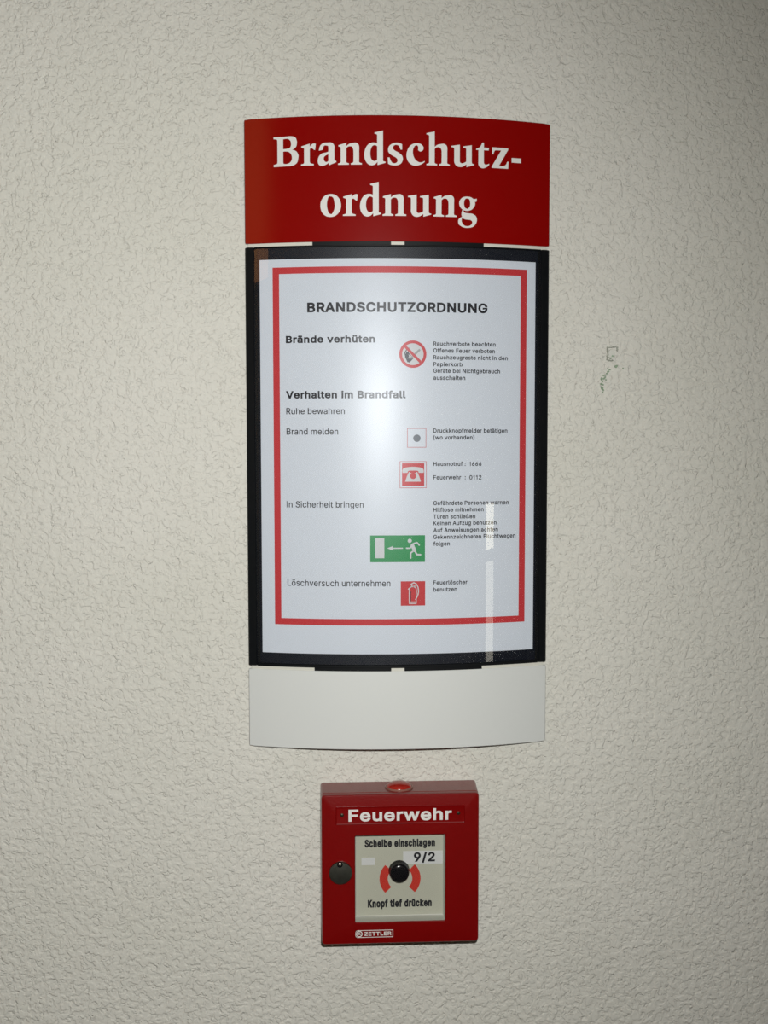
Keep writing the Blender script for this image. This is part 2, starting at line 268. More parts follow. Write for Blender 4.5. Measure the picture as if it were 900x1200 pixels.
# sans glyph outlines: advance, contours (units of 1/1000)
SANS = {' ':[188,[]],'(':[273,[[89,207,92,264,107,354,132,441,153,494,177,539,236,539,201,457,174,370,157,285,151,207,156,138,172,67,198,-10,236,-96,177,-96,156,-59,124,16,102,93,95,131]]],')':[273,[[37,-96,76,-9,102,69,117,139,122,207,116,285,99,370,73,457,37,539,97,539,131,468,167,354,181,264,183,168,171,92,161,53,134,-22,97,-96]]],'/':[249,[[235,533,71,-76,14,-76,178,533]]],'0':[453,[[227,-7,199,-5,151,11,130,24,95,62,69,113,60,144,49,214,48,254,49,294,60,364,69,395,95,447,130,484,151,498,200,514,227,516,279,508,302,498,323,484,358,447,384,395,393,364,404,294,405,254,400,178,393,144,384,113,359,62,323,24,302,11,279,1],[227,50,245,51,276,63,290,74,313,103,336,168,344,254,336,341,313,405,290,435,276,446,261,453,227,460,192,453,177,446,163,435,140,405,117,341,109,254,117,168,140,103,163,74,177,63,192,56]]],'1':[340,[[180,0,180,420,178,420,75,345,75,395,185,509,228,509,228,0]]],'2':[453,[[64,0,64,47,282,282,311,327,320,371,317,397,301,428,283,443,250,457,224,460,196,457,162,441,145,424,134,402,127,362,66,362,67,384,77,424,86,442,111,473,143,496,162,505,203,514,247,514,268,511,306,497,337,474,361,445,370,428,376,411,381,372,378,345,371,318,357,290,322,241,153,60,153,57,389,57,389,0]]],'6':[453,[[226,-7,182,-1,161,5,125,26,96,56,75,94,69,115,64,162,68,199,80,239,102,285,252,509,322,509,151,261,145,261,172,293,196,307,214,312,235,314,278,309,316,295,332,284,359,257,378,221,384,201,389,157,384,112,368,73,343,39,327,26,291,5,271,-2],[226,48,267,56,299,79,320,114,327,157,320,201,299,235,267,258,226,265,186,258,153,235,132,201,125,158,132,114,153,79,186,56]]],'9':[453,[[226,516,249,514,291,503,328,482,356,452,377,414,384,393,389,347,385,309,373,270,350,224,200,0,130,0,301,248,307,248,281,215,257,202,238,196,218,195,175,199,137,214,121,225,94,252,74,287,65,329,64,352,69,397,85,436,96,454,125,483,162,504,182,510],[226,460,186,452,154,429,133,395,125,352,133,308,154,274,186,251,226,243,267,251,299,273,320,308,327,350,320,394,299,429,267,452]]],':':[188,[[95,-4,78,-1,63,9,53,24,50,41,53,59,63,73,78,83,95,87,113,83,128,73,138,59,141,41,138,24,128,9,113,-1],[95,271,78,274,63,284,53,299,50,316,53,334,63,349,78,359,95,362,113,359,128,349,138,334,141,316,138,299,128,284,113,274]]],'A':[480,[[16,0,201,509,276,509,463,0,395,0,282,317,232,478,245,478,220,393,85,0],[110,142,110,199,370,199,370,142]]],'B':[456,[[60,0,60,509,266,508,310,499,329,491,359,469,381,442,394,410,397,358,392,331,373,301,347,280,315,267,315,262,351,252,374,237,394,216,409,189,417,155,417,117,400,67,377,39,362,28,324,10,301,4,247,0],[125,57,272,58,315,70,341,92,354,120,355,149,342,184,317,211,279,228,248,231,125,231],[125,285,252,286,277,291,299,302,323,326,333,348,334,388,323,417,299,439,263,450,125,452]]],'C':[510,[[267,-7,205,1,177,11,126,42,104,63,70,115,57,146,48,179,40,254,48,329,57,362,70,393,104,445,150,484,177,498,205,508,267,516,305,513,340,504,373,490,402,471,427,447,448,418,463,385,473,348,408,348,395,384,366,421,337,440,292,454,245,454,203,443,166,419,137,385,116,340,109,314,103,254,109,194,116,168,137,123,166,89,184,76,203,66,245,54,280,53,315,60,348,74,375,96,395,125,408,160,473,160,463,124,448,91,428,62,402,38,373,19,341,5,305,-4]]],'D':[502,[[219,0,96,0,96,57,244,58,296,70,337,94,368,128,388,172,398,226,398,285,394,312,379,361,368,381,338,415,320,428,299,438,249,450,93,452,93,509,261,507,294,501,353,478,399,441,418,418,446,361,455,329,462,255,455,181,446,149,417,92,376,48,322,17,291,8],[125,509,125,0,60,0,60,509]]],'E':[419,[[60,0,60,509,372,509,372,452,125,452,125,286,355,286,355,229,125,229,125,57,375,57,375,0]]],'F':[410,[[60,0,60,509,369,509,369,452,125,452,125,278,346,278,346,221,125,221,125,0]]],'G':[520,[[269,-7,205,1,176,11,149,25,104,64,69,116,57,146,47,179,40,254,47,329,57,362,69,393,103,445,125,466,175,498,203,508,265,516,304,513,340,504,374,489,403,469,429,445,449,416,465,384,474,349,408,349,387,393,365,420,337,439,304,452,265,456,222,450,183,432,166,419,150,404,125,364,116,340,105,285,105,223,109,194,125,145,151,105,184,76,224,59,269,53,328,63,360,81,386,107,404,141,410,160,415,202,434,199,283,199,283,256,478,256,476,170,471,141,463,115,436,69,399,33,352,8,326,0]]],'H':[517,[[60,0,60,509,125,509,125,289,392,289,392,509,457,509,457,0,392,0,392,232,125,232,125,0]]],'I':[200,[[60,0,60,509,106,509,106,0]]],'K':[467,[[104,145,104,216,184,314,364,509,448,509],[60,0,60,509,125,509,125,0],[372,0,188,259,228,309,449,0]]],'L':[393,[[60,0,60,509,125,509,125,57,361,57,361,0]]],'N':[523,[[60,0,60,509,136,509,357,160,414,55,405,54,399,168,399,509,463,509,463,0,387,0,171,342,108,452,119,454,125,298,125,0]]],'O':[533,[[267,-7,205,1,177,11,126,42,105,63,70,115,57,146,48,179,40,254,48,329,57,362,70,393,105,445,150,484,177,498,205,508,267,516,329,508,357,498,408,466,429,445,464,393,477,362,486,329,493,254,491,215,477,146,464,115,429,63,408,42,357,11,329,1],[267,53,310,59,330,66,367,89,383,105,408,144,418,168,425,194,430,254,425,314,418,341,408,365,383,404,367,420,330,443,310,450,267,456,223,450,203,443,167,420,151,404,125,364,116,340,109,314,103,254,109,194,116,168,125,144,151,105,167,89,203,66,223,59]]],'P':[445,[[60,0,60,509,263,507,289,503,332,487,366,462,390,430,404,391,407,325,404,304,390,265,366,233,332,207,289,191,235,186,109,186,109,242,233,242,284,250,308,264,327,282,338,306,344,333,342,376,333,402,318,423,297,439,251,451,125,452,125,0]]],'R':[449,[[60,0,60,509,264,507,290,504,333,489,367,465,390,433,405,395,408,330,399,290,390,271,367,240,333,217,289,203,236,198,96,198,96,255,234,255,284,262,309,273,327,290,339,312,344,338,342,380,334,405,319,425,298,440,252,451,125,452,125,0],[353,0,230,229,303,229,428,0]]],'S':[447,[[224,-9,149,1,128,9,91,31,76,45,54,77,41,115,38,137,104,137,110,110,132,79,166,59,209,50,257,52,286,60,321,82,336,102,345,126,345,151,338,171,325,186,284,209,154,249,105,274,71,307,54,348,52,372,58,413,65,431,87,463,119,488,158,506,227,516,296,505,351,476,377,449,387,433,399,397,401,378,337,378,326,412,302,437,267,453,209,458,167,448,136,427,123,409,116,387,119,352,131,334,158,313,202,296,299,268,359,238,379,220,395,198,405,171,408,139,407,118,396,81,374,48,360,34,323,11,302,2,252,-8]]],'T':[449,[[32,452,32,509,417,509,417,452,257,452,257,0,193,0,193,452]]],'U':[517,[[259,-8,203,-2,154,15,114,43,85,80,74,101,62,148,60,173,60,509,124,509,124,178,133,128,160,87,187,68,220,56,259,52,298,56,331,68,357,87,384,128,393,178,393,509,457,509,457,173,451,124,443,101,433,80,403,43,363,15,315,-2]]],'V':[480,[[204,0,16,509,84,509,197,192,248,31,235,31,260,115,395,509,463,509,278,0]]],'Z':[438,[[42,0,42,46,306,431,341,476,348,454,40,452,40,509,397,509,397,462,134,81,97,33,90,54,399,57,399,0]]],'a':[389,[[160,-9,126,-5,94,5,57,32,40,58,31,90,31,123,38,150,58,179,100,203,138,213,244,228,265,235,275,248,271,288,256,311,240,322,220,329,196,331,171,329,140,318,118,301,100,274,41,291,67,335,91,355,118,370,179,384,239,379,275,367,296,353,322,320,333,290,337,251,337,0,277,0,277,52,272,52,252,25,226,6,190,-6],[170,45,216,53,239,66,257,83,269,104,275,126,276,190,246,179,134,159,110,145,98,132,92,105,94,87,102,72,130,52]]],'b':[424,[[229,-8,198,-5,162,10,138,31,118,59,112,59,112,0,53,0,53,509,114,509,114,319,118,319,144,353,171,373,212,384,252,383,294,371,330,347,359,313,379,270,389,218,389,160,379,108,359,64,330,29,294,5,274,-2],[220,47,237,48,267,57,301,88,321,133,328,189,321,245,301,290,267,319,237,329,220,330,174,320,140,291,120,247,113,189,120,132,140,86,174,57]]],'c':[396,[[207,-8,182,-7,137,6,117,16,82,46,56,85,46,108,36,159,34,187,40,243,46,268,56,291,82,330,117,360,137,371,159,378,207,384,260,377,305,356,340,322,362,277,303,262,294,283,276,306,250,322,226,329,189,329,173,325,145,310,115,274,99,224,96,187,99,151,115,102,134,76,158,57,173,51,207,46,243,52,271,66,292,89,304,117,363,102,341,56,306,21,261,-1]]],'d':[424,[[195,-8,151,-2,111,16,79,45,55,84,39,133,35,160,35,218,46,270,66,313,95,347,131,371,173,383,213,384,253,373,280,353,306,319,311,319,311,509,372,509,372,0,313,0,313,59,307,59,287,31,263,10,227,-5],[205,47,250,57,284,86,305,132,312,189,305,247,284,291,251,320,205,330,172,325,157,319,124,290,103,245,96,189,103,133,124,88,158,57,188,48]]],'e':[404,[[212,-8,161,-2,138,6,117,16,82,46,56,85,46,108,35,159,34,187,35,215,46,267,55,290,81,329,115,359,135,370,157,378,205,384,251,379,280,368,307,351,331,329,350,299,363,263,371,194,371,169,75,169,75,221,338,221,310,202,303,254,291,282,263,314,237,326,205,330,173,326,146,313,125,294,109,270,99,241,97,157,110,106,139,70,179,50,224,47,254,53,278,66,297,88,306,105,365,91,345,51,311,19,266,-1]]],'f':[254,[[228,379,228,327,6,327,6,379],[81,0,81,432,84,461,104,496,135,519,161,527,187,530,234,524,243,521,227,468,200,474,171,470,154,460,145,443,142,419,142,0]]],'g':[425,[[207,-151,150,-144,105,-127,73,-101,51,-69,101,-41,128,-72,165,-92,192,-97,229,-96,267,-85,295,-62,304,-47,311,-6,311,68,306,68,272,28,252,16,227,8,195,5,152,10,113,27,95,39,67,71,55,90,39,136,35,163,35,220,46,271,55,293,80,332,112,361,152,378,196,384,242,378,273,360,308,319,313,319,313,379,372,379,372,-9,367,-54,350,-90,324,-117,308,-127,271,-142],[205,59,251,68,285,95,305,137,312,193,305,248,285,291,251,320,205,330,188,329,158,320,124,290,103,246,96,193,103,138,124,96,158,68]]],'h':[410,[[114,227,114,0,53,0,53,509,114,509,114,287,102,287,112,312,137,349,152,362,187,379,227,384,264,380,295,369,321,349,341,321,348,304,356,264,357,0,296,0,295,256,283,291,273,304,260,315,229,328,197,328,161,317,141,303,126,283,117,257]]],'i':[167,[[53,0,53,379,114,379,114,0],[84,443,67,446,54,455,44,468,41,483,44,499,54,512,67,521,84,524,100,521,114,512,123,499,126,483,123,468,114,455,100,446]]],'k':[381,[[110,137,110,212,121,212,284,379,360,379,184,199,177,199],[53,0,53,509,114,509,114,0],[294,0,148,186,191,229,372,0]]],'l':[189,[[139,-2,119,-1,86,10,65,33,54,65,53,509,114,509,115,77,120,62,130,54,146,52,170,54,181,3]]],'m':[610,[[53,0,53,379,112,379,112,295,108,295,118,323,141,355,172,376,207,386,239,385,257,380,287,361,299,347,316,314,321,295,312,295,322,321,347,353,381,375,407,383,453,385,483,378,510,364,532,342,548,313,556,276,557,0,496,0,494,273,483,302,473,313,447,326,419,330,395,328,365,314,351,299,338,270,335,0,274,0,273,275,262,301,253,311,229,326,199,330,168,325,148,314,126,289,117,266,114,238,114,0]]],'n':[410,[[114,227,114,0,53,0,53,379,112,379,112,287,102,287,112,312,137,349,152,362,187,379,227,384,264,380,295,369,321,349,341,321,348,304,356,264,357,0,296,0,295,256,283,291,273,304,260,315,229,328,197,328,161,317,141,303,126,283,117,257]]],'o':[415,[[207,-8,182,-7,137,6,117,16,82,46,56,85,46,108,36,159,34,187,40,243,46,268,56,291,82,330,117,360,137,371,159,378,207,384,233,383,278,371,299,360,333,330,359,291,369,268,376,243,381,187,376,133,369,108,359,85,333,46,299,16,278,6,233,-7],[207,46,226,48,257,57,292,89,312,134,319,187,312,242,292,287,257,319,226,329,207,330,173,325,158,319,124,287,103,242,96,187,103,134,124,89,158,57,173,51]]],'p':[424,[[53,-143,53,379,112,379,112,319,118,319,152,360,183,378,229,384,252,383,294,371,313,361,345,332,370,293,379,270,389,218,389,160,379,108,370,84,346,45,313,16,294,5,252,-7,213,-7,173,4,145,24,118,59,114,59,114,-143],[220,47,237,48,267,57,301,88,321,133,328,189,321,245,301,290,267,319,237,329,220,330,174,320,140,291,120,247,113,189,120,132,140,86,174,57]]],'r':[259,[[53,0,53,379,112,379,112,321,115,321,130,347,166,375,196,384,243,384,243,322,207,326,170,319,140,301,121,273,114,237,114,0]]],'s':[365,[[182,-8,128,-2,84,18,53,50,36,94,94,107,105,79,114,69,136,54,165,46,217,50,244,62,262,81,267,91,267,112,254,136,225,151,149,170,104,186,72,208,61,222,48,255,47,274,51,305,75,343,100,363,131,377,187,384,239,378,279,358,307,328,324,290,268,277,251,307,232,323,205,331,171,332,143,324,121,308,110,289,112,258,124,243,144,232,254,202,292,183,317,158,330,125,331,107,321,61,290,24,242,0]]],'t':[227,[[204,379,204,327,6,327,6,379],[65,471,126,471,127,86,136,61,150,53,170,50,202,54,213,2,168,-4,125,2,92,21,72,52,65,93]]],'u':[410,[[182,-5,130,4,101,20,78,44,62,76,53,139,53,379,114,379,114,144,119,105,127,89,150,64,181,52,200,50,238,57,259,69,283,97,293,122,296,153,296,379,357,379,357,0,298,0,298,92,307,92,297,67,286,47,257,17,222,0]]],'v':[389,[[163,0,17,379,84,379,171,138,206,21,184,21,218,138,305,379,371,379,226,0]]],'w':[567,[[138,0,23,379,87,379,143,177,175,41,165,41,180,113,252,379,316,379,371,176,402,41,391,41,402,90,480,379,545,379,429,0,368,0,319,172,277,338,291,338,259,211,199,0]]],'z':[380,[[42,0,42,46,254,320,254,323,48,323,48,379,333,379,333,331,126,56,339,56,339,0]]],'ß':[441,[[122,362,122,0,60,0,60,362,63,398,70,429,82,456,99,477,120,494,143,506,169,513,197,516,245,508,275,495,312,463,327,432,332,393,328,360,317,335,289,293,286,264,297,241,370,180,396,141,403,100,399,69,386,42,366,21,324,0,269,-7,207,1,164,20,187,74,217,58,238,52,265,50,297,53,330,72,340,92,341,114,335,131,323,146,248,209,235,227,226,247,223,272,227,299,261,347,270,368,270,405,259,432,238,449,212,458,179,457,164,453,141,435,133,422,123,386]]],'ä':[389,[[160,-9,126,-5,94,5,57,32,40,58,31,90,31,123,38,150,58,179,100,203,138,213,244,228,265,235,275,248,271,288,256,311,240,322,220,329,196,331,171,329,140,318,118,301,100,274,41,291,67,335,91,355,118,370,179,384,239,379,275,367,296,353,322,320,333,290,337,251,337,0,277,0,277,52,272,52,252,25,226,6,190,-6],[170,45,216,53,239,66,257,83,269,104,275,126,276,190,246,179,134,159,110,145,98,132,92,105,94,87,102,72,130,52],[261,443,246,446,233,455,224,468,221,483,224,499,233,512,246,520,261,523,277,520,290,512,299,499,301,483,299,468,290,455,277,446],[117,443,102,446,89,455,80,468,77,483,80,499,89,512,102,520,117,523,133,520,146,512,155,499,158,483,155,468,146,455,133,446]]],'ö':[415,[[207,-8,182,-7,137,6,117,16,82,46,56,85,46,108,36,159,34,187,40,243,46,268,56,291,82,330,117,360,137,371,159,378,207,384,233,383,278,371,299,360,333,330,359,291,369,268,376,243,381,187,376,133,369,108,359,85,333,46,299,16,278,6,233,-7],[207,46,226,48,257,57,292,89,312,134,319,187,312,242,292,287,257,319,226,329,207,330,173,325,158,319,124,287,103,242,96,187,103,134,124,89,158,57,173,51],[279,443,264,446,251,455,242,468,239,483,242,499,251,512,264,520,279,523,295,520,308,512,317,499,320,483,317,468,308,455,295,446],[136,443,120,446,107,455,98,468,95,483,98,499,107,512,120,520,136,523,151,520,164,512,173,499,176,483,173,468,164,455,151,446]]],'ü':[410,[[182,-5,130,4,101,20,78,44,62,76,53,139,53,379,114,379,114,144,119,105,127,89,150,64,181,52,200,50,238,57,259,69,283,97,293,122,296,153,296,379,357,379,357,0,298,0,298,92,307,92,297,67,286,47,257,17,222,0],[277,443,261,446,248,455,239,468,236,483,239,499,248,512,261,520,277,523,292,520,305,512,314,499,317,483,314,468,305,455,292,446],[133,443,118,446,104,455,96,468,93,483,96,499,104,512,118,520,133,523,149,520,162,512,170,499,173,483,170,468,162,455,149,446]]]}
CAP = 509
POSTER_TEXT = [
    ('BRANDSCHUTZORDNUNG', 'B', -68.24, 90.16, 134.24, 7.17),
    ('Brände verhüten', 'B', -84.23, 67.78, 65.95, 5.38),
    ('Verhalten im Brandfall', 'B', -84.51, 26.83, 88.95, 5.54),
    ('Ruhe bewahren', 'R', -84.27, 15.17, 43.48, 4.61),
    ('Brand melden', 'R', -84.18, -0.02, 38.47, 4.63),
    ('In Sicherheit bringen', 'R', -84.42, -54.47, 57.37, 4.66),
    ('Löschversuch unternehmen', 'R', -84.17, -113.54, 77.1, 4.7),
    ('Rauchverbote beachten', 'S', 24.97, 65.6, 47.37, 3.15),
    ('Offenes Feuer verboten', 'S', 24.98, 60.61, 46.79, 3.15),
    ('Rauchzeugreste nicht in den', 'S', 24.99, 55.56, 56.94, 3.16),
    ('Papierkorb', 'S', 25.0, 50.51, 22.03, 3.15),
    ('Geräte bei Nichtgebrauch', 'S', 25.01, 45.66, 50.97, 3.16),
    ('ausschalten', 'S', 25.02, 40.49, 24.13, 3.16),
    ('Druckknopfmelder betätigen', 'S', 25.09, 1.29, 56.86, 3.19),
    ('(wo vorhanden)', 'S', 25.1, -3.8, 31.29, 3.18),
    ('Gefährdete Personen warnen', 'S', 25.19, -52.81, 58.12, 3.21),
    ('Hilflose mitnehmen', 'S', 25.2, -57.83, 38.5, 3.21),
    ('Türen schließen', 'S', 25.2, -62.93, 32.09, 3.21),
    ('Keinen Aufzug benutzen', 'S', 25.21, -67.86, 48.61, 3.22),
    ('Auf Anweisungen achten', 'S', 25.22, -73.15, 49.78, 3.22),
    ('Gekennzeichneten Fluchtwegen', 'S', 25.23, -78.24, 63.68, 3.23),
    ('folgen', 'S', 25.24, -83.3, 12.46, 3.21),
    ('Feuerlöscher', 'S', 25.29, -112.69, 26.07, 3.23),
    ('benutzen', 'S', 25.3, -117.85, 18.06, 3.23),
    ('Hausnotruf :', 'S', 25.13, -23.48, 24.58, 3.19),
    ('1666', 'S', 52.53, -23.58, 9.35, 3.2),
    ('Feuerwehr  :', 'S', 25.15, -33.56, 24.6, 3.19),
    ('0112', 'S', 52.57, -33.71, 9.36, 3.21),
]
HEADER_TEXT = [('B', -92.27, 197.00), ('r', -72.14, 196.79), ('a', -60.02, 196.67), ('n', -45.13, 196.59), ('d', -26.11, 196.46), ('s', -9.06, 196.47), ('c', 4.67, 196.50), ('h', 19.48, 196.42), ('u', 37.90, 196.37), ('t', 56.61, 196.41), ('z', 68.43, 196.47), ('-', 83.76, 197.08), ('o', -58.07, 159.66), ('r', -41.65, 159.76), ('d', -29.31, 159.77), ('n', -12.72, 159.69), ('u', 5.94, 159.72), ('n', 24.65, 159.56), ('g', 43.25, 159.63)]
# ------------------------------------------------------------------ lettering
SERIF_SRC = {
 'B': [263, ["0,314c 100,312 185,316 232,300 248,262 248,235 238,200 200,172c 240,155 263,118 263,85 248,32 200,4 130,0 100,-1 0,-3c 0,20c 25,26 38,34 41,60c 41,250c 38,282 28,288 0,293c",
             "102,286c 102,182c 140,184 172,192 186,222 182,262 158,288 130,290",
             "102,155c 102,45c 108,28 135,24 172,36 194,72 190,118 165,148 130,157"]],
 'r': [158, ["0,0c 135,0c 135,14c 105,22 94,34 93,60c 93,160c 98,178 112,182 128,172 140,162 150,163c 157,225c 140,230 115,222 93,198c 93,230c 4,204c 4,192c 22,186 32,178 33,160c 33,50c 32,28 24,20 0,14c"]],
 'a': [200, ["197,42c 186,44 178,50 177,68c 177,160c 176,205 150,234 108,236 62,232 28,205 14,152c 60,162c 60,188 72,205 92,205 110,200 114,185 114,142c 90,132 45,122 14,92 2,50 10,10 40,-8 80,0 116,22c 122,-3c 198,28c",
             "114,112c 88,102 68,84 66,60 76,38 96,32 114,44c"]],
 'n': [252, ["0,0c 115,0c 115,14c 96,20 88,28 88,50c 88,172c 108,190 138,192 155,178 163,150 163,50c 162,28 155,20 135,14c 135,0c 252,0c 252,14c 232,20 223,28 223,55c 223,150c 220,205 190,230 150,226 118,218 88,195c 88,230c 5,206c 5,192c 24,187 29,178 29,160c 29,50c 28,28 20,20 0,14c"]],
 'd': [226, ["200,357c 110,336c 110,325c 132,318 138,308 138,285c 138,222c 100,232 55,220 20,180 2,115 10,50 40,6 78,-8 112,0 142,28c 142,-6c 226,18c 226,30c 206,34 200,42 200,62c",
             "138,192c 112,204 84,190 68,150 66,95 80,52 108,36 138,50c"]],
 's': [163, ["155,158c 155,216c 130,226 100,232 60,224 20,198 6,160 14,125 48,97 88,75 106,52 100,26 75,14 45,24 22,75c 2,75c 6,10c 35,-4 90,-8 138,8 162,50 156,92 125,122 78,148 58,170 66,198 95,208 122,194 138,158c"]],
 'c': [196, ["196,44c 160,28 125,34 92,62 72,110 72,160 90,198 112,206 126,192 126,158c 142,143 165,146 182,165 180,195 155,220 110,230 60,215 22,175 2,108 14,45 55,2 105,-8 160,8 196,34c"]],
 'h': [250, ["0,0c 115,0c 115,14c 96,20 88,28 88,50c 88,172c 108,190 138,192 155,178 163,150 163,50c 162,28 155,20 135,14c 135,0c 250,0c 250,14c 232,20 223,28 223,55c 223,150c 220,205 190,230 150,226 118,218 88,195c 88,357c 0,337c 0,325c 24,318 29,308 29,285c 29,50c 28,28 20,20 0,14c"]],
 'u': [248, ["0,212c 92,228c 92,75c 94,44 112,32 138,38 162,52c 162,170c 160,190 150,196 128,200c 128,212c 222,228c 222,62c 224,40 232,32 248,28c 248,18c 164,-6c 164,24c 130,0 95,-8 58,2 34,36 32,80c 32,170c 30,190 22,196 0,200c"]],
 't': [143, ["0,182c 0,194c 40,214 66,262c 84,262c 84,210c 140,210c 137,182c 84,182c 84,66c 88,40 108,30 142,42c 143,30c 115,4 75,-10 42,0 25,25 24,62c 24,182c"]],
 'z': [187, ["5,220c 182,218c 182,202c 82,28c 120,26 148,34 162,50 172,76c 187,76c 183,0c 0,0c 0,15c 104,190c 62,190 34,184 18,146c 2,146c"]],
 '-': [107, ["0,70c 107,70c 107,120c 0,120c"]],
 'o': [217, ["108,234 50,218 10,170 -1,112 12,48 52,4 108,-9 164,6 206,54 218,112 206,172 164,220",
             "100,210 134,196 150,130 146,70 122,24 112,20 86,36 70,95 70,150 84,200"]],
 'g': [205, ["98,222 48,212 16,178 10,145 22,105 58,76 98,70 142,82 172,112 184,145 176,180 148,212",
             "92,202 118,196 130,160 126,118 106,94 98,92 74,102 62,138 66,178 80,198",
             "130,215c 160,200 203,204c 197,170c 160,172c 150,190",
             "50,92c 36,52 36,18 44,4c 18,-8 0,-35 6,-76 48,-104 100,-111 160,-98 196,-58 204,-15 190,20 155,40 110,44 76,48 58,62 62,84c",
             "42,-8c 80,-22 130,-26 152,-42 146,-72 112,-92 70,-88 44,-62 36,-34"]],
}

def smooth_path(s, sub=4):
    P = []
    for t in s.split():
        c = t.endswith('c'); t = t.rstrip('c'); x, y = t.split(',')
        P.append((float(x), float(y), c))
    n = len(P); out = []
    for i in range(n):
        a, b = P[i], P[(i + 1) % n]
        if a[2] and b[2]:
            out.append((a[0], a[1])); continue
        p0 = P[i - 1] if not a[2] else None
        p3 = P[(i + 2) % n] if not b[2] else None
        ta = ((b[0] - p0[0]) / 2, (b[1] - p0[1]) / 2) if p0 else None
        tb = ((p3[0] - a[0]) / 2, (p3[1] - a[1]) / 2) if p3 else None
        d = (b[0] - a[0], b[1] - a[1])
        if ta is None: ta = (1.5 * d[0] - tb[0] / 2, 1.5 * d[1] - tb[1] / 2)
        if tb is None: tb = (1.5 * d[0] - ta[0] / 2, 1.5 * d[1] - ta[1] / 2)
        L = math.hypot(*d)
        def lim(v):
            m = math.hypot(*v)
            return v if m <= L * 1.2 or m == 0 else (v[0] * L * 1.2 / m, v[1] * L * 1.2 / m)
        ta, tb = lim(ta), lim(tb)
        for k in range(sub):
            t = k / sub; t2 = t * t; t3 = t2 * t
            out.append(tuple((2*t3-3*t2+1)*a[j] + (t3-2*t2+t)*ta[j] + (-2*t3+3*t2)*b[j] + (t3-t2)*tb[j] for j in (0, 1)))
    return out

def area2(p): return sum(p[i-1][0]*p[i][1] - p[i][0]*p[i-1][1] for i in range(len(p)))

def embolden(p, w):
    out = []; n = len(p)
    for i in range(n):
        a, b, c = p[i-1], p[i], p[(i+1) % n]
        d1 = (b[0]-a[0], b[1]-a[1]); d2 = (c[0]-b[0], c[1]-b[1])
        l1 = math.hypot(*d1) or 1e-9; l2 = math.hypot(*d2) or 1e-9
        n1 = (-d1[1]/l1, d1[0]/l1); n2 = (-d2[1]/l2, d2[0]/l2)
        m = (n1[0]+n2[0], n1[1]+n2[1]); q = (m[0]*m[0]+m[1]*m[1])
        if q < .6: m = n1; k = w
        else: k = 2*w/q
        out.append((b[0]+m[0]*k, b[1]+m[1]*k))
    return out

def fill_contours(cs):
    """non-zero winding fill of closed contours -> (verts2d, triangles)"""
    V = []; E = []
    for c in cs:
        s = len(V); V += [Vector(p) for p in c]; E += [(s+i, s+(i+1) % len(c)) for i in range(len(c))]
    v, e, f, *_ = delaunay_2d_cdt(V, E, [], 0, 1e-6)
    T = []
    for t in f:
        x = sum(v[i].x for i in t)/3; y = sum(v[i].y for i in t)/3; w = 0
        for c in cs:
            for i in range(len(c)):
                (x0, y0), (x1, y1) = c[i-1], c[i]
                if (y0 <= y) != (y1 <= y):
                    if x < x0 + (y-y0)*(x1-x0)/(y1-y0): w += 1 if y1 > y0 else -1
        if w: T.append(tuple(t))
    return [(p.x, p.y) for p in v], T

_gc = {}
def glyph(ch, font, bold, sx):
    """triangulated glyph, cap height 1 for the sans face; bold = outline growth, sx = width factor"""
    key = (ch, font, bold, sx)
    if key in _gc: return _gc[key]
    if font == 'serif':
        adv, cs = SERIF_SRC[ch]
        cs = [smooth_path(c) for c in cs]
        fixed = []
        holes = {'B': (1, 2), 'a': (1,), 'd': (1,), 'o': (1,), 'g': (1, 4)}.get(ch, ())
        for i, c in enumerate(cs):
            if (area2(c) > 0) != (i in holes): c = c[::-1]
            fixed.append(c)
        cs = fixed
    else:
        adv, raw = SANS[ch]
        cs = [[(c[i]/CAP*sx, c[i+1]/CAP) for i in range(0, len(c), 2)] for c in raw]
        adv = adv/CAP*sx
        if bold:
            cs = [embolden(c, bold) for c in cs]; adv += bold*1.3
    if not cs: r = (adv, [], [])
    else:
        v, t = fill_contours(cs); r = (adv, v, t)
    _gc[key] = r
    return r

def text_tris(s, bold=0.0, sx=1.0, width=None, cap=1.0, track=0.0):
    """sans text: vertices in the plane, baseline at 0, left edge at 0, scaled to cap height and width"""
    V = []; T = []; x = 0; b = 0
    for ch in s:
        adv, v, t = glyph(ch, 'sans', bold, sx)
        o = len(V); V += [(p[0]+x, p[1]) for p in v]; T += [tuple(i+o for i in q) for q in t]
        x += adv + track
    x0 = min(p[0] for p in V); x1 = max(p[0] for p in V)
    kx = width/(x1-x0) if width else cap
    ky = cap/(1+2*bold)
    return [((p[0]-x0)*kx, (p[1]+bold)*ky) for p in V], T
# ------------------------------------------------------------------ curved wall sign
RC, SAG, D0, HA = .3853312, .0173203, .004, .11423
def dep(u): return D0 + math.sqrt(RC*RC - u*u) - (RC - SAG)
mm = .001
sign = empty('wall_sign', (0, 0, Z0), 'tall curved fire regulations sign: red header, black framed notice, grey foot panel', 'sign')

